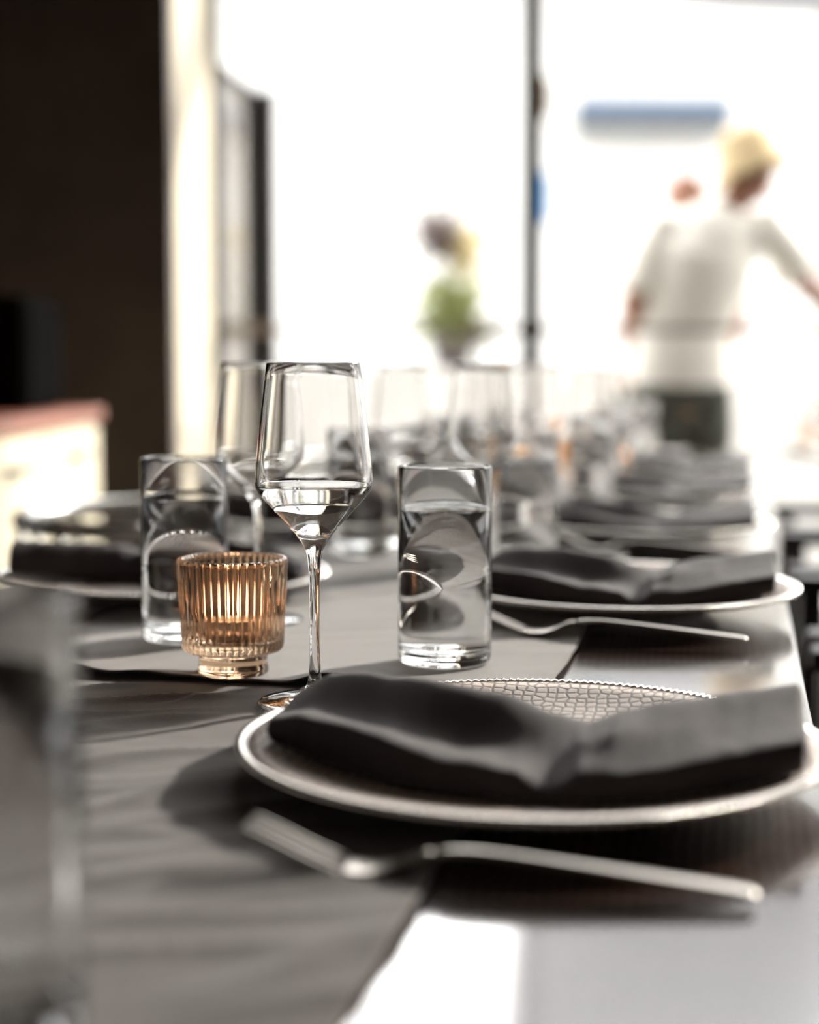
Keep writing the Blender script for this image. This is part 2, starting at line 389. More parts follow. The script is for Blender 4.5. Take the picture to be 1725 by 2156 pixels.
def wine_liquid(root):
    p = [(0, 0.1105), (0.005, 0.1115), (0.0113, 0.1148), (0.0178, 0.1203), (0.0255, 0.1283), (0.0318, 0.1353), (0.0348, 0.1391), (0.0365, 0.1423), (0.0370, 0.1436), (0.0362, 0.1433), (0.034, 0.1430), (0, 0.1430)]
    link('water', lathe(p, 96), M['water'], root)
def tumbler_parts(root, level=0.1125):
    R = 0.0345
    o = [(0, 0.0012), (0.022, 0.0010), (0.030, 0.0004), (0.0325, 0.0009), (R - 0.0006, 0.0035), (R, 0.007), (R, 0.03), (R, 0.06), (R, 0.10), (R, 0.1445), (R - 0.0004, 0.1456), (R - 0.0010, 0.146), (R - 0.0016, 0.1456),
         (R - 0.0018, 0.144), (R - 0.0018, 0.10), (R - 0.0018, 0.06), (R - 0.0018, 0.03), (R - 0.0019, 0.017), (R - 0.0035, 0.0125), (R - 0.008, 0.0108), (0.015, 0.0100), (0, 0.0098)]
    link('glass', lathe(o, 128), M['glass'], root)
    r = R - 0.0016
    w = [(0, 0.0096), (0.015, 0.0098), (R - 0.0078, 0.0106), (R - 0.0033, 0.0123), (R - 0.0017, 0.0168), (r, 0.03), (r, 0.06), (r, level + 0.0012), (r - 0.0010, level + 0.0004), (r - 0.0028, level), (0, level)]
    link('water', lathe(w, 128), M['water'], root)

# positions of the place settings along the table
PITCH = 0.607
R_S, R_T = 0.1575, -0.168        # right side plates
L_S, L_T = 0.592, 0.428 - PITCH  # left side plates (k = 0 is the one nearest the camera)
ORD = ['nearest', 'second', 'third', 'fourth', 'fifth', 'sixth']

wg = thing('wine_glass', 'in-focus stemmed wine glass holding a little clear water, between candle and near plate', 'wine glass', W(0.318, -0.0238, Z1), 0)
wine_glass_parts(wg); wine_liquid(wg)
we = thing('wine_glass', 'empty stemmed wine glass just behind the sharp one, left of it', 'wine glass', W(0.4506, 0.2832, Z2), 0, 'wine glasses down the table')
wine_glass_parts(we)
tg = thing('water_glass', 'straight water glass right of the sharp wine glass, behind the near plate', 'water glass', W(0.2595, 0.1263, Z2), 0)
tumbler_parts(tg)
dup(tg, W(0.4813, 0.183, Z2), 1.0, 'straight water glass left of the amber candle holder and partly behind it', 'water glasses down the table')
dup(tg, (-0.142, 0.50, Z1), 2.0, 'very blurred water glass cut off by the lower left corner of the photo')
for k in range(1, 5):
    js = [0, -0.012, 0.006, -0.01, 0.008][k]
    dup(we, W(0.316 + js, R_T + PITCH * k + 0.150, Z2), k, 'blurred wine glass behind the %s plate of the right-hand row' % ORD[k], 'wine glasses down the table')
    dup(tg, W(0.268 - js, R_T + PITCH * k + 0.31, Z2), k, 'blurred water glass behind the %s plate of the right-hand row' % ORD[k], 'water glasses down the table')
for k in range(2, 5):
    dup(we, W(0.452, L_T + PITCH * k - 0.145, Z2), k + .5, 'blurred wine glass beside the %s plate of the left-hand row' % ORD[k], 'wine glasses down the table')
    dup(tg, W(0.482, L_T + PITCH * k - 0.247, Z2), k + .5, 'blurred water glass beside the %s plate of the left-hand row' % ORD[k], 'water glasses down the table')

# ---------------------------------------------------------------- ribbed amber candle holder
def holder(root, ribs=44):
    segs = ribs * 10
    def mod(r, z, th):
        a = 0.5 + 0.5 * math.cos(ribs * th)
        return r - 0.0018 * (1 - math.sqrt(max(0.0, 1 - (1 - a) ** 2 * 0.98))) * (1 if r > 0.0345 else 0), z
    foot_ = [(0, 0.0022), (0.018, 0.0020), (0.0215, 0.0006), (0.0238, 0.0003), (0.0253, 0.0016), (0.0254, 0.004), (0.0246, 0.008), (0.0246, 0.0135), (0.0258, 0.0152)]
    body = [(0.0258, 0.0152), (0.0305, 0.0158), (0.0340, 0.0170), (0.0358, 0.0190), (0.0365, 0.0225), (0.0370, 0.035), (0.0378, 0.05), (0.0386, 0.065), (0.0394, 0.0795), (0.0393, 0.0815), (0.0384, 0.0828)]
    inn = [(0.0372, 0.0830), (0.0360, 0.0818), (0.0356, 0.078), (0.0346, 0.055), (0.0338, 0.035), (0.0330, 0.027), (0.0300, 0.0245), (0.02, 0.0235), (0, 0.0233)]
    inn = [(min(r, 0.0344) if i > 0 else 0.0360, z) for i, (r, z) in enumerate(inn)]
    link('foot', lathe(foot_, segs), M['amber'], root)
    link('ribbed_cup', lathe(body + inn, segs, mod), M['amber'], root)
def tealight(root):
    link('tin_cup', lathe([(0, 0), (0.019, 0), (0.0192, 0.001), (0.0192, 0.016), (0.0186, 0.016), (0.0184, 0.0145), (0.0184, 0.003), (0, 0.003)], 48), M['tin'], root)
    w_ = link('wax', lathe([(0, 0.0032), (0.0182, 0.0032), (0.0182, 0.013), (0.010, 0.0125), (0, 0.0122)], 48), M['wax'], root)
    link('wick', lathe([(0, 0.012), (0.0006, 0.012), (0.0006, 0.018), (0, 0.0182)], 8), M['black'], root)
    link('flame', lathe([(0, 0.017), (0.0018, 0.0185), (0.0032, 0.022), (0.0034, 0.026), (0.0022, 0.033), (0.0008, 0.040), (0, 0.043)], 20), M['flame'], root)
ch = thing('candle_holder', 'ribbed amber glass candle holder in front of the left water glass', 'candle holder', W(0.400, 0.056, Z2), 0.05)
holder(ch)
tl = thing('tealight', 'tealight inside the sharp ribbed amber candle holder, its flame standing in for sunlight caustics', 'candle', W(0.400, 0.056, Z2 + 0.0236))  # this flame imitates sunlight caustics inside the holder
tealight(tl)
cp = [((0.165, 2.42), 'amber candle holder seen just right of the near water glass, glowing'),
      ((0.335, 3.15), 'amber candle holder near the far end of the runner, right of the other glowing one')]
for (p, lab) in cp:
    dup(ch, (p[0], p[1], Z2), 0.4, lab, 'blurred candle holders on the tables')
    dup(tl, (p[0], p[1], Z2 + 0.0236), 0.4, 'lit tealight inside the ' + lab.split(',')[0], 'blurred tealights')

# ---------------------------------------------------------------- plates, napkins, forks
def plate_parts(root):
    n = 210; segs = n * 4
    dish_top = [(0.1535, 0.0198), (0.145, 0.0178), (0.13, 0.0140), (0.115, 0.0112), (0.10, 0.0096), (0.08, 0.0086), (0.05, 0.0082), (0, 0.0080)]
    dish_low = [(0, 0.004), (0.07, 0.004), (0.082, 0.0), (0.088, 0.0), (0.092, 0.0042), (0.115, 0.0075), (0.14, 0.0125), (0.1535, 0.0160)]
    rim = [(0.1535, 0.0160), (0.1588, 0.0172), (0.1604, 0.0190), (0.1598, 0.0208), (0.1575, 0.0216), (0.1550, 0.0210), (0.1535, 0.0198)]
    def mod(r, z, th):
        if r > 0.154:
            a = abs(math.cos(n * th / 2)) ** 2
            return r - 0.0008 * a, z - 0.0009 * a
        return r, z
    link('dish', lathe(dish_low + dish_top, 300), M['plate'], root)
    link('rim', lathe(rim, segs, mod), M['rim'], root)
pl = thing('charger_plate', 'large taupe hammered plate nearest the camera, carrying the big dark folded napkin', 'plate', W(R_S, R_T, Z1 - 0.001), ROT, 'hammered charger plates')
plate_parts(pl)

NS = [(-0.138, -0.0337, 0.7837, 0.7833, 0.7877), (-0.12, -0.0433, 0.7879, 0.7865, 0.7989), (-0.1, -0.0549, 0.7889, 0.7855, 0.8011),
      (-0.085, -0.0640, 0.7885, 0.7855, 0.8023), (-0.07, -0.0740, 0.7879, 0.7867, 0.8047), (-0.05, -0.0860, 0.7849, 0.7849, 0.8059),
      (-0.03, -0.0920, 0.7817, 0.7809, 0.8039), (-0.01, -0.0950, 0.7805, 0.7797, 0.8009), (0.005, -0.0965, 0.7785, 0.7800, 0.7965),
      (0.018, -0.0975, 0.7728, 0.7810, 0.7930), (0.026, -0.0979, 0.7738, 0.7825, 0.7905), (0.034, -0.0979, 0.7800, 0.7870, 0.7893),
      (0.05, -0.0960, 0.7817, 0.7925, 0.7953), (0.07, -0.0900, 0.7823, 0.7917, 0.7993), (0.09, -0.0799, 0.7851, 0.7925, 0.8011),
      (0.115, -0.0662, 0.7879, 0.7931, 0.8029), (0.1405, -0.0539, 0.7905, 0.7953, 0.8045)]
def dish_z(r): return interp([0, 0.08, 0.10, 0.115, 0.13, 0.145, 0.1535, 0.16], [0.0082, 0.0086, 0.0096, 0.0112, 0.0140, 0.0178, 0.0200, 0.0218], r) + 0.0008
def napkin_mesh():
    """folded cloth lying across a plate; local frame of the plate, z above the table"""
    bm = bmesh.new(); rows = []
    xs = [n[0] for n in NS]; NU = 120
    cols = [[n[k] for n in NS] for k in range(1, 5)]
    for i in range(NU + 1):
        x = xs[0] + (xs[-1] - xs[0]) * i / NU
        yb, zc, zs, zr = [interp(xs, c_, x) for c_ in cols]
        zc -= 0.7534; zs -= 0.7534; zr -= 0.7534
        zbf = dish_z(math.hypot(x, yb))
        yk = yb + 0.094
        zbb = dish_z(math.hypot(x, yk))
        pts = [(yb + 0.012, zbf), (yb + 0.002, zbf + 0.0006), (yb - 0.0006, zbf + 0.005), (yb - 0.0004, (zbf + zc) / 2), (yb + 0.001, zc - 0.004),
               (yb + 0.004, zc - 0.001), (yb + 0.009, zc + 0.0002), (yb + 0.016, zc * 0.75 + zs * 0.25), (yb + 0.026, zc * 0.4 + zs * 0.6 - 0.0004), (yb + 0.037, zs),
               (yb + 0.048, zs * 0.72 + zr * 0.28), (yb + 0.058, zs * 0.38 + zr * 0.62), (yb + 0.067, zs * 0.10 + zr * 0.90), (yb + 0.073, zr), (yb + 0.079, zr - 0.0008),
               (yb + 0.086, zr - 0.006), (yb + 0.092, zr * 0.5 + zbb * 0.5), (yk, zbb + 0.003), (yk - 0.004, zbb)]
        row = []
        for q, (y, z) in enumerate(pts):
            wv = 0.0014 * noise.noise(Vector((x * 45, y * 45, 2))) + 0.0007 * noise.noise(Vector((x * 120, y * 120, z * 60)))
            row.append(bm.verts.new((x + 0.002 * noise.noise(Vector((z * 60, y * 30, i // 60))) * (i in (0, NU)), y + (wv if 1 < q < 17 else 0), z + (wv if 3 < q < 17 else 0))))
        rows.append(row)
    for a, b in zip(rows, rows[1:]):
        m = len(a)
        for j in range(m):
            k = (j + 1) % m; bm.faces.new((a[j], a[k], b[k], b[j]))
    for row, sgn in ((rows[0], -1), (rows[-1], 1)):
        # rounded closed end
        m = len(row); cyy = sum(v.co.y for v in row) / m; czz = sum(v.co.z for v in row) / m
        ring = [bm.verts.new((v.co.x + sgn * 0.003, cyy + (v.co.y - cyy) * 0.93, czz + (v.co.z - czz) * 0.86)) for v in row]
        for j in range(m): k = (j + 1) % m; bm.faces.new((row[j], row[k], ring[k], ring[j]))
        bm.faces.new(ring)
    bmesh.ops.recalc_face_normals(bm, faces=bm.faces)
    return bm
nk = tag(link('napkin', napkin_mesh(), M['napkin'], loc=W(R_S, R_T, Z1 - 0.001), rotz=ROT),
         'large dark folded cloth napkin lying across the plate nearest the camera', 'napkin', 'folded dark napkins')
sub = nk.modifiers.new('smooth', 'SUBSURF'); sub.levels = 1; sub.render_levels = 1

def fork_parts(root):
    # local x from tine tips to handle end, z above the table
    zx = [0, 0.012, 0.03, 0.045, 0.056, 0.066, 0.078, 0.090, 0.105, 0.14, 0.18, 0.221]
    zz = [0.0215, 0.0165, 0.0080, 0.0030, 0.0020, 0.0045, 0.0098, 0.0128, 0.0128, 0.0095, 0.0060, 0.0022]
    def loft(bm, sts):
        rings = []
        for (x, y0, y1, th) in sts:
            z = interp(zx, zz, x)
            rings.append([bm.verts.new(p) for p in ((x, y0, z - th / 2), (x, y1, z - th / 2), (x, y1, z + th / 2), (x, (y0 + y1) / 2, z + th * 0.62), (x, y0, z + th / 2))])
        for a, b in zip(rings, rings[1:]):
            for j in range(5): k = (j + 1) % 5; bm.faces.new((a[j], b[j], b[k], a[k]))
        bm.faces.new(rings[0]); bm.faces.new(rings[-1][::-1])
    bm = bmesh.new()
    for i in range(4):
        y = -0.0105 + i * 0.007
        loft(bm, [(x, y - w, y + w, t) for x, w, t in ((0, 0.0008, 0.001), (0.003, 0.0013, 0.0016), (0.015, 0.0017, 0.0022), (0.03, 0.002, 0.0024), (0.045, 0.0023, 0.0026))])
    loft(bm, [(0.043, -0.0128, 0.0128, 0.0026), (0.050, -0.0128, 0.0128, 0.0028), (0.060, -0.0115, 0.0115, 0.0028), (0.068, -0.0075, 0.0075, 0.003), (0.076, -0.0042, 0.0042, 0.0036), (0.084, -0.0032, 0.0032, 0.004)])
    bmesh.ops.recalc_face_normals(bm, faces=bm.faces)
    a = link('head', bm, M['steel'], root)
    bm = bmesh.new()
    loft(bm, [(0.082, -0.0032, 0.0032, 0.0040), (0.10, -0.0034, 0.0034, 0.0042), (0.13, -0.0045, 0.0045, 0.0042), (0.17, -0.0062, 0.0062, 0.0040), (0.205, -0.0078, 0.0078, 0.0038), (0.216, -0.0075, 0.0075, 0.0034), (0.221, -0.0055, 0.0055, 0.0026)])
    bmesh.ops.recalc_face_normals(bm, faces=bm.faces)
    b = link('handle', bm, M['steel'], root)
    for o in (a, b):
        m = o.modifiers.new('round', 'SUBSURF'); m.levels = 1; m.render_levels = 2
FX, FY = -0.0715, 0.6775
fk = thing('fork', 'steel fork lying in front of the plate nearest the camera, tines to the left', 'fork', (FX, FY, ZT + 0.002), ROT + 0.01, 'steel forks on the table')
fork_parts(fk)
for k in range(1, 5):
    s_, t_ = R_S + [0, -0.006, 0.004, 0.002, -0.003][k], R_T + PITCH * k
    dup(pl, W(s_, t_, 0.7567), ROT, 'blurred taupe hammered plate, %s from the camera in the right-hand row' % ORD[k])
    q = nk.copy(); C.objects.link(q); q.location = W(s_, t_, 0.7568); q.scale = (0.96, 1, 0.9 + 0.1 * (k == 1))
    q['label'] = 'dark folded napkin on the %s plate of the right-hand row' % ORD[k]
    dup(fk, (FX + SA * PITCH * k, FY + CA * PITCH * k, ZT + 0.0065), ROT + 0.01, 'steel fork in front of the %s plate of the right-hand row' % ORD[k], 'steel forks on the table')
for k in range(0, 5):
    s_, t_ = L_S, L_T + PITCH * k
    if k == 0: s_ += 0.05; t_ -= 0.02
    z_ = 0.7567 if k else Z1
    dup(pl, W(s_, t_, z_), ROT + PI, 'blurred taupe hammered plate, %s from the camera in the left-hand row' % ORD[k])
    q = nk.copy(); C.objects.link(q); q.location = W(s_, t_, z_); q.rotation_euler = (0, 0, ROT + PI + [0, 0.12, -0.05, 0.04, 0][k])
    q['label'] = 'dark folded napkin on the %s plate of the left-hand row' % ORD[k]

# ---------------------------------------------------------------- chairs
def hoop_chair(name, label, m, loc, rz, group):
    """local: front edge towards +x, seat centre at origin"""
    t = thing(name, label, 'chair', loc, rz, group)
    bm = lathe([(0, 0.43), (0.19, 0.43), (0.205, 0.437), (0.205, 0.447), (0.195, 0.455), (0.1, 0.450), (0, 0.447)], 48); link('seat', bm, m, t)
    pts = [(0.19 * math.cos(a), 0.20 * math.sin(a), 0.770 + 0.012 * (1 - math.cos(a + PI) * -1) * 0) for a in [PI * (0.40 + 1.20 * i / 40) for i in range(41)]]
    bm = bmesh.new(); tube(bm, pts, [0.007 + 0.005 * math.sin(PI * i / 40) ** 0.4 for i in range(41)], 12, 1.1); link('back_hoop', bm, m, t)
    for a in (0.62, 0.85, 1.0, 1.15, 1.38):
        an = PI * a; bm = bmesh.new()
        tube(bm, [(0.185 * math.cos(an), 0.19 * math.sin(an), 0.445), (0.19 * math.cos(an), 0.20 * math.sin(an), 0.765)], 0.007, 8); link('spindle', bm, m, t)
    for sx in (-1, 1):
        for sy in (-1, 1):
            bm = bmesh.new(); tube(bm, [(0.12 * sx, 0.12 * sy, 0.44), (0.19 * sx, 0.18 * sy, 0.0)], [0.014, 0.010], 10); link('leg', bm, m, t)
    return t
LCH = hoop_chair('hoop_back_chair', 'pale curved-back chair behind the left water glass, at the third left plate', M['chair_white'], W(0.82, L_T + PITCH * 2 + 0.0, 0), ROT, 'pale hoop-back chairs along the left side')
for k in (3, 4):
    dup(LCH, W(0.835, L_T + PITCH * k, 0), ROT, 'pale curved-back chair at the %s plate of the left-hand row' % ORD[k])
dup(LCH, W(0.83, L_T + PITCH * 5, 0), ROT, 'pale curved-back chair at the far left end of the table')

def arm_chair(label, loc, rz, group):
    t = thing('armchair', label, 'chair', loc, rz, group); m = M['chair_dark']
    link('seat', boxm(-0.22, 0.22, -0.23, 0.23, 0.42, 0.455, 0.01), m, t)
    for y in (-0.25, 0.25):
        link('armrest', boxm(-0.23, 0.24, y - 0.025, y + 0.025, 0.655, 0.68, 0.006), m, t)
        for x in (-0.20, 0.21): link('leg', boxm(x - 0.017, x + 0.017, y - 0.017, y + 0.017, 0, 0.655 if x < 0 else 0.74, 0.004), m, t)
    for z in (0.54, 0.63, 0.70): link('back_slat', boxm(0.205, 0.225, -0.25, 0.25, z, z + 0.045, 0.004), m, t)
    return t
RCH = arm_chair('dark armchair at the second plate of the right-hand row, right edge of the photo', W(-0.26, R_T + PITCH, 0), ROT, 'dark armchairs along the right side')
for k in range(2, 5):
    dup(RCH, W(-0.26, R_T + PITCH * k, 0), ROT, 'dark armchair at the %s plate of the right-hand row' % ORD[k])

# ---------------------------------------------------------------- second table on the right, by the window
t2 = thing('dining_table', 'dark square table right of the long table, near the window', 'table', (1.60, 4.25, 0), 0.0)
link('tabletop', boxm(-0.50, 0.5, -0.35, 0.35, 0.72, 0.75, 0.004), M['wood_top'], t2, False)
link('pedestal', lathe([(0, 0), (0.25, 0), (0.25, 0.02), (0.05, 0.05), (0.04, 0.1), (0.04, 0.68), (0.12, 0.72), (0, 0.72)], 40), M['wood_dark'], t2)
for i, (x, y, lab) in enumerate(((1.10, 4.15, 'water glass on the left corner of the dark square table'), (1.30, 4.35, 'water glass in the middle of the dark square table'), (1.42, 4.1, 'water glass nearest the front edge of the dark square table'))):
    dup(tg, (x, y, 0.7505), i, lab, 'water glasses on the square table')
dup(we, (1.22, 4.12, 0.7505), 0, 'wine glass on the dark square table', 'wine glasses down the table')
dup(ch, (1.12, 4.33, 0.7505), 0, 'added candle holder giving a yellow sunlit-glass glint on the dark square table', 'blurred candle holders on the tables')  # candle added here to imitate the glint of sunlit glass
dup(tl, (1.12, 4.33, 0.774), 0, 'added lit tealight standing in for a sunlit-glass glint on the dark square table', 'blurred tealights')

# ---------------------------------------------------------------- outdoors
struct(link('terrace_ground', boxm(-14, 16, 5.45, 24, -0.12, -0.02), M['paving'], smooth=False))
tw = link('terrace_wall', boxm(-3.5, 9, 7.7, 7.95, -0.02, 0.98), M['white_wall'], smooth=False); tag(tw, 'low white rendered wall outside, behind the people', 'wall')
bld = thing('building', 'white rendered building across the terrace with a blue-edged canopy', 'building', (3, 13, -0.02))
link('facade', boxm(-9, 9, 0, 4, 0, 4.3), M['render'], bld, False)
link('roof_slab', boxm(-9.2, 9.2, -0.2, 4.2, 4.3, 4.42), M['render'], bld, False)
def awn():
    bm = bmesh.new()
    pts = [(0, 3.16), (-0.22, 3.12), (-0.22, 2.93), (-0.19, 2.91), (0, 2.93)]
    a = [bm.verts.new((-1.64, y, z)) for y, z in pts]; b = [bm.verts.new((-0.44, y, z)) for y, z in pts]
    bm.faces.new(a); bm.faces.new(b[::-1])
    for i in range(5): k = (i + 1) % 5; bm.faces.new((a[k], a[i], b[i], b[k]))
    return bm
link('canopy', awn(), M['grey_blue'], bld, False)
link('canopy_edge', boxm(-1.66, -0.42, -0.25, -0.22, 3.06, 3.14), M['blue'], bld, False)
pl_post = thing('reflection_pillar', 'tan rendered pillar added outside in place of the curtain reflection in the glass beside the window jamb', 'pillar', (-0.90, 7.2, -0.02))  # added pillar, stands in for the curtain reflected in the glass
link('shaft', boxm(-0.08, 0.135, -0.12, 0.12, 0, 2.2, 0.01), M['tan_render'], pl_post, False)
link('cap', boxm(-0.10, 0.155, -0.14, 0.14, 2.2, 2.26, 0.01), M['tan_render'], pl_post, False)
sg = thing('blue_sign', 'small bright blue sign beyond the window, showing right of the mullion', 'sign', (0.815, 9.8, -0.02))
link('post', lathe([(0, 0), (0.02, 0), (0.02, 1.9), (0, 1.9)], 16), M['render'], sg)
link('panel', boxm(-0.09, 0.05, -0.02, 0.0, 1.9, 2.2, 0.004), M['sign_blue'], sg, False)
ln = thing('lantern', 'small brown lantern hanging beyond the window, high beside the mullion', 'lantern', (0.655, 7.9, 0))
link('cage', lathe([(0, 2.20), (0.03, 2.21), (0.045, 2.26), (0.045, 2.38), (0.02, 2.42), (0, 2.43)], 12), M['tan_render'], ln)
link('chain', lathe([(0, 2.43), (0.004, 2.43), (0.004, 3.3), (0, 3.3)], 8), M['chair_dark'], ln)

def canopy():
    bm = bmesh.new(); NX, NY = 40, 16; top = []; bot = []
    for j in range(NY + 1):
        v = j / NY; a = []; b = []
        for i in range(NX + 1):
            u = i / NX; x = 0.45 + 1.85 * u
            zf = interp([0.45, 0.80, 0.95, 1.15, 1.48, 1.62, 1.80, 2.3, 3.0, 4.05], [2.50, 2.362, 2.325, 2.295, 2.283, 2.278, 2.30, 2.27, 2.29, 2.35], x)
            y = 5.9 + 2.8 * v; z = zf * (1 - v) + 5.2 * v - 0.35 * math.sin(PI * v)
            a.append(bm.verts.new((x, y, z + 0.006))); b.append(bm.verts.new((x, y, z)))
        top.append(a); bot.append(b)
    for j in range(NY):
        for i in range(NX):
            bm.faces.new((top[j][i], top[j][i + 1], top[j + 1][i + 1], top[j + 1][i]))
            bm.faces.new((bot[j][i + 1], bot[j][i], bot[j + 1][i], bot[j + 1][i + 1]))
    for j in range(NY):
        bm.faces.new((bot[j][0], top[j][0], top[j + 1][0], bot[j + 1][0])); bm.faces.new((top[j][NX], bot[j][NX], bot[j + 1][NX], top[j + 1][NX]))
    for i in range(NX):
        bm.faces.new((top[0][i], bot[0][i], bot[0][i + 1], top[0][i + 1])); bm.faces.new((bot[NY][i], top[NY][i], top[NY][i + 1], bot[NY][i + 1]))
    return bm
cn = thing('sun_canopy', 'pale fabric sun canopy outside at the top right corner', 'canopy', (0, 0, 0))
link('fabric', canopy(), M['canvas'], cn)
bm = bmesh.new(); tube(bm, [(2.25, 8.68, -0.02), (2.25, 8.68, 5.2)], 0.04, 12); link('pole', bm, M['render'], cn)
bm = bmesh.new(); tube(bm, [(2.27, 5.95, -0.02), (2.27, 5.95, 2.29)], 0.04, 12); link('pole', bm, M['render'], cn)

# planter with mixed foliage on the terrace wall
pp = thing('potted_plant', 'yellow-green and brown potted plant on the low white wall, left of the mullion', 'plant', (0.215, 7.82, 0.98))
link('pot', lathe([(0, 0), (0.08, 0), (0.11, 0.13), (0.12, 0.14), (0.115, 0.15), (0.10, 0.13), (0, 0.13)], 32), M['pot'], pp)
def leaves(n, cx, cz, rx, rz, size, seed):
    rnd = random.Random(seed); bm = bmesh.new()
    for _ in range(n):
        c = Vector((cx + rnd.gauss(0, rx), rnd.gauss(0, rx), cz + rnd.gauss(0, rz)))
        d = Vector((rnd.uniform(-1, 1), rnd.uniform(-1, 1), rnd.uniform(-.3, 1))).normalized()
        sx = d.orthogonal().normalized(); up = d.cross(sx)
        L = size * rnd.uniform(.7, 1.3)
        vs = [bm.verts.new(c), bm.verts.new(c + d * L * .5 + sx * L * .25), bm.verts.new(c + d * L + up * L * .1), bm.verts.new(c + d * L * .5 - sx * L * .25), bm.verts.new(c + d * L * .5 + up * .004)]
        bm.faces.new((vs[0], vs[1], vs[4])); bm.faces.new((vs[1], vs[2], vs[4])); bm.faces.new((vs[2], vs[3], vs[4])); bm.faces.new((vs[3], vs[0], vs[4]))
    return bm
link('stem', tube(bmesh.new(), [(0.0, 0, 0.12), (-0.01, 0, 0.35), (-0.06, 0, 0.62)], [0.008, 0.006, 0.004], 8), M['dry'], pp)
link('green_foliage', leaves(420, 0.0, 0.25, 0.075, 0.09, 0.08, 1), M['leaf'], pp)
link('dusky_foliage', leaves(300, -0.07, 0.64, 0.045, 0.055, 0.07, 2), M['dry'], pp)
link('yellow_flowers', leaves(200, 0.07, 0.58, 0.04, 0.09, 0.06, 3), M['petal'], pp)
link('low_dusky_foliage', leaves(150, 0.06, 0.15, 0.09, 0.035, 0.06, 4), M['dry'], pp)

# ---------------------------------------------------------------- people
def skin(name, nodes, edges, m, parent, root=0, lv=2):
    """nodes: (x, y, z, rx, ry)"""
    me = bpy.data.meshes.new(name); me.from_pydata([n[:3] for n in nodes], edges, []); me.materials.append(m)
    o = bpy.data.objects.new(name, me); C.objects.link(o); o.parent = parent
    md = o.modifiers.new('skin', 'SKIN'); md.use_smooth_shade = True; md.branch_smoothing = 0.3
    sv = me.skin_vertices[0].data if me.skin_vertices else None
    if sv is None:
        bm = bmesh.new(); bm.from_mesh(me); bm.verts.layers.skin.verify(); bm.to_mesh(me); bm.free(); sv = me.skin_vertices[0].data
    for i, n in enumerate(nodes):
        sv[i].radius = (n[3] * 1.18, (n[4] if len(n) > 4 else n[3]) * 1.18); sv[i].use_root = (i == root)
    s = o.modifiers.new('sub', 'SUBSURF'); s.levels = lv; s.render_levels = lv
    return o

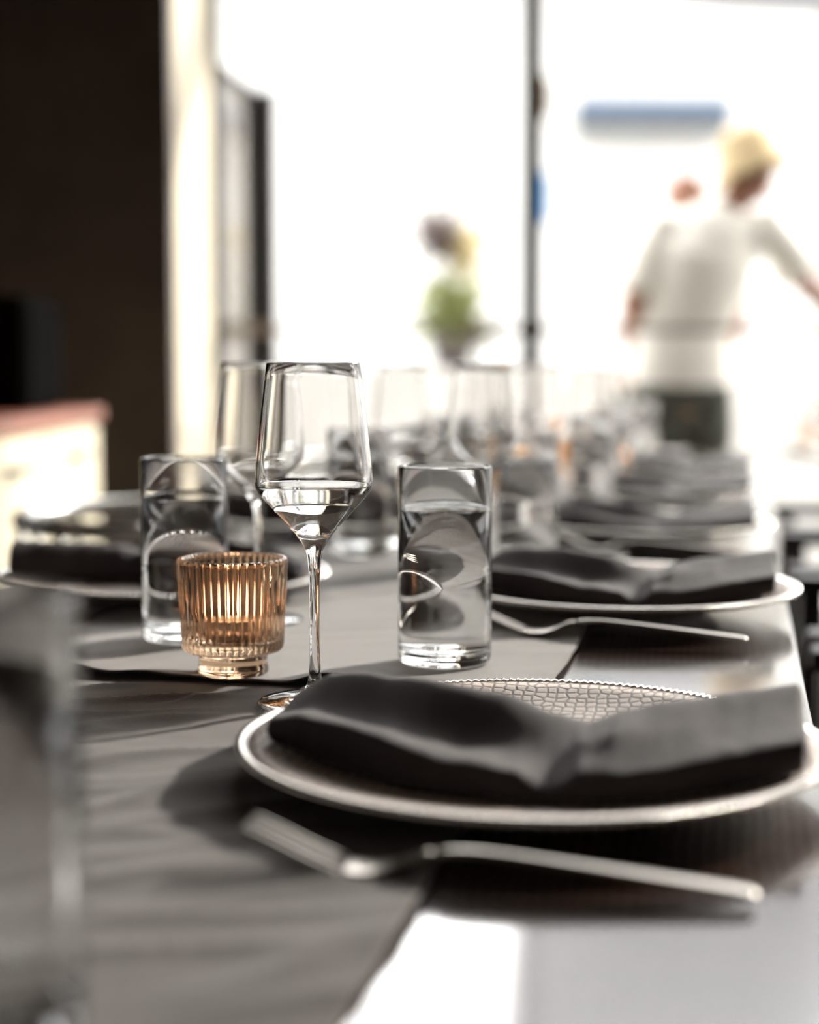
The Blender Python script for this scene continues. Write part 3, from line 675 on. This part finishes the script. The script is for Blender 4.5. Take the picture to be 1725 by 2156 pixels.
def lerp(a, b, u): return tuple(a[i] * (1 - u) + b[i] * u for i in range(3))
def person(label, loc, J, trousers, hat=True, face_dir=0.6):
    """J: joints in local metres. One skinned body; clothes, hair and hat are children."""
    t = thing('person', label, 'person', loc)
    n = []; e = []
    def add(p, r, prev=None, ry=None):
        n.append((*p, r, ry or r)); i = len(n) - 1
        if prev is not None: e.append((prev, i))
        return i
    pel = add(J['pelvis'], 0.085, None, 0.075); wst = add(J['waist'], 0.075, pel, 0.065); chs = add(J['chest'], 0.085, wst, 0.075)
    nb = add(J['neckbase'], 0.055, chs); nk_ = add(lerp(J['neckbase'], J['head'], 0.45), 0.052, nb)
    hd = Vector(J['head']); jaw = add(tuple(hd + Vector((0, 0, -0.05))), 0.062, nk_, 0.07); skl = add(tuple(hd + Vector((0, 0, 0.03))), 0.078, jaw, 0.088); add(tuple(hd + Vector((0, 0, 0.085))), 0.055, skl, 0.06)
    for sd in ('L', 'R'):
        sh = add(J['sh' + sd], 0.048, chs); mid = add(lerp(J['sh' + sd], J['el' + sd], .5), 0.046, sh); elb = add(J['el' + sd], 0.040, mid)
        fm = add(lerp(J['el' + sd], J['ha' + sd], .35), 0.038, elb); wr = add(J['ha' + sd], 0.026, fm)
        d = (Vector(J['ha' + sd]) - Vector(J['el' + sd])).normalized(); side = d.cross(Vector((0, 0, 1))).normalized(); dn = side.cross(d)
        palm = add(tuple(Vector(J['ha' + sd]) + d * 0.05), 0.036, wr, 0.018)
        for q, ln_ in enumerate((0.070, 0.080, 0.075, 0.058)):
            off = side * (0.030 - 0.020 * q)
            b0 = Vector(J['ha' + sd]) + d * 0.085 + off
            f0 = add(tuple(b0), 0.010, palm); f1 = add(tuple(b0 + d * ln_ * .5 - dn * 0.008), 0.009, f0); add(tuple(b0 + d * ln_ - dn * 0.028), 0.0075, f1)
        th0 = Vector(J['ha' + sd]) + d * 0.03 + side * 0.04
        a0 = add(tuple(th0), 0.012, palm); add(tuple(th0 + d * 0.04 + side * 0.018), 0.010, a0)
        hp = add(J['hip' + sd], 0.07, pel); kn = add(J['kn' + sd], 0.058, hp); cf = add(lerp(J['kn' + sd], J['an' + sd], .35), 0.056, kn); an = add(J['an' + sd], 0.040, cf)
        add(tuple(Vector(J['an' + sd]) + Vector((0.0, 0.13, -0.05))), 0.035, an)
    skin('body', n, e, M['skin'], t)
    # head details, facing face_dir radians to the right of straight-away (+y)
    fd = Vector((math.sin(face_dir), math.cos(face_dir), -0.15)).normalized(); sdv = fd.cross(Vector((0, 0, 1))).normalized()
    bm = bmesh.new(); tube(bm, [hd + fd * 0.075 + Vector((0, 0, 0.02)), hd + fd * 0.108 + Vector((0, 0, -0.02)), hd + fd * 0.085 + Vector((0, 0, -0.03))], [0.008, 0.016, 0.010], 10); link('nose', bm, M['skin'], t)
    for s_ in (-1, 1):
        bm = bmesh.new(); bmesh.ops.create_uvsphere(bm, u_segments=12, v_segments=8, radius=0.011, matrix=Matrix.Translation(hd + fd * 0.076 + sdv * 0.031 * s_ + Vector((0, 0, 0.012)))); link('eye', bm, M['eye'], t)
        bm = bmesh.new(); bmesh.ops.create_uvsphere(bm, u_segments=12, v_segments=8, radius=0.028, matrix=Matrix.Translation(hd + sdv * 0.078 * s_ + Vector((0, 0, -0.005))) @ Matrix.Diagonal((0.4, 0.7, 1.1, 1))); link('ear', bm, M['skin'], t)
    bm = bmesh.new(); tube(bm, [hd + fd * 0.082 + sdv * 0.024 + Vector((0, 0, -0.06)), hd + fd * 0.089 + Vector((0, 0, -0.058)), hd + fd * 0.082 - sdv * 0.024 + Vector((0, 0, -0.06))], [0.004, 0.007, 0.004], 8); link('mouth', bm, M['lip'], t)
    # shirt and trousers: overlapping tubes fused into one surface each
    def garment(name, tubes, m):
        bm = bmesh.new()
        for pts, rads, flat in tubes: tube(bm, pts, rads, 24, flat, fixed=Vector((1, 0, 0)) if flat > 1 else (Vector((0, 1, 0))))
        o = link(name, bm, m, t)
        r = o.modifiers.new('fuse', 'REMESH'); r.mode = 'VOXEL'; r.voxel_size = 0.013; r.use_smooth_shade = True
        q = o.modifiers.new('soften', 'SMOOTH'); q.iterations = 7; q.factor = 0.6
        return o
    V = lambda k, dz=0.0: Vector(J[k]) + Vector((0, 0, dz))
    tb_ = [([V('pelvis', -0.05), V('pelvis', 0.04), V('waist'), V('chest'), V('chest').lerp(V('neckbase'), 0.55), V('neckbase', -0.015)], [0.134, 0.134, 0.124, 0.136, 0.112, 0.066], 1.36)]
    for sd in ('L', 'R'):
        tb_.append(([V('chest', 0.05), V('sh' + sd), V('sh' + sd).lerp(V('el' + sd), .45), V('sh' + sd).lerp(V('el' + sd), .85)], [0.090, 0.088, 0.082, 0.084], 1.0))
    garment('t_shirt', tb_, M['shirt'])
    tb_ = [([V('pelvis', 0.03), V('pelvis', -0.06), V('pelvis', -0.16)], [0.126, 0.134, 0.118], 1.38)]
    for sd in ('L', 'R'):
        tb_.append(([V('hip' + sd, -0.02), V('hip' + sd, -0.14), V('kn' + sd), V('an' + sd, 0.0)], [0.108, 0.116, 0.090, 0.068], 1.0))
    garment('trousers', tb_, trousers)
    for sd in ('L', 'R'):
        a = Vector(J['an' + sd]); bm = bmesh.new(); tube(bm, [a + Vector((0, -0.06, -0.04)), a + Vector((0, 0.02, -0.03)), a + Vector((0, 0.13, -0.05)), a + Vector((0, 0.19, -0.055))], [0.03, 0.045, 0.042, 0.02], 12, 0.8); link('shoe', bm, M['black'], t)
    if hat:
        bm = lathe([(0.0, 0.0), (0.085, -0.005), (0.098, 0.0), (0.135, -0.030), (0.137, -0.026), (0.100, 0.012), (0.095, 0.05), (0.080, 0.092), (0.05, 0.115), (0, 0.122)], 48)
        h = link('bucket_hat', bm, M['hat'], t, loc=tuple(hd + Vector((0, 0, 0.035)))); h.rotation_euler = (-0.05, -0.30, 0)
        h.scale = (1.12, 1.2, 1.2)
        bm = bmesh.new(); bmesh.ops.create_uvsphere(bm, u_segments=24, v_segments=14, radius=0.088, matrix=Matrix.Translation(hd - fd * 0.02 + Vector((0, 0, 0.035))) @ Matrix.Diagonal((1, 1, .8, 1))); link('hair', bm, M['hair'], t)
    return t
J1 = dict(pelvis=(0.98, 0, 0.97), waist=(0.99, 0, 1.14), chest=(1.05, -0.02, 1.38), neckbase=(1.15, -0.01, 1.57), head=(1.22, 0.0, 1.685),
          shL=(0.90, 0.0, 1.50), elL=(0.80, -0.03, 1.22), haL=(0.88, 0.17, 1.06), shR=(1.30, 0.0, 1.48), elR=(1.43, 0.03, 1.30), haR=(1.62, 0.10, 1.18),
          hipL=(0.89, 0, 0.93), hipR=(1.06, 0, 0.93), knL=(0.89, 0.01, 0.50), knR=(1.07, 0.03, 0.50), anL=(0.89, -0.02, 0.09), anR=(1.07, 0, 0.09))
person('person in a beige bucket hat and white t-shirt, seen from behind, elbow out', (0, 5.68, -0.02), J1, M['trousers'], True, 0.95)
cx = 1.16
J2 = dict(pelvis=(cx, 0, 0.97), waist=(cx, 0, 1.12), chest=(cx, 0, 1.36), neckbase=(cx, 0, 1.58), head=(cx - .01, 0.0, 1.72),
          shL=(cx - .17, 0, 1.48), elL=(cx - .24, 0, 1.20), haL=(cx - .2, 0.15, 1.02), shR=(cx + .17, 0, 1.48), elR=(cx + .22, 0.02, 1.2), haR=(cx + .2, 0.2, 1.05),
          hipL=(cx - .09, 0, 0.93), hipR=(cx + .09, 0, 0.93), knL=(cx - .09, 0, 0.5), knR=(cx + .1, 0, 0.5), anL=(cx - .09, 0, 0.09), anR=(cx + .1, 0, 0.09))
person('bald person in a white shirt standing behind the shoulder of the hatted person', (0, 6.6, -0.02), J2, M['shirt'], False, 0.3)
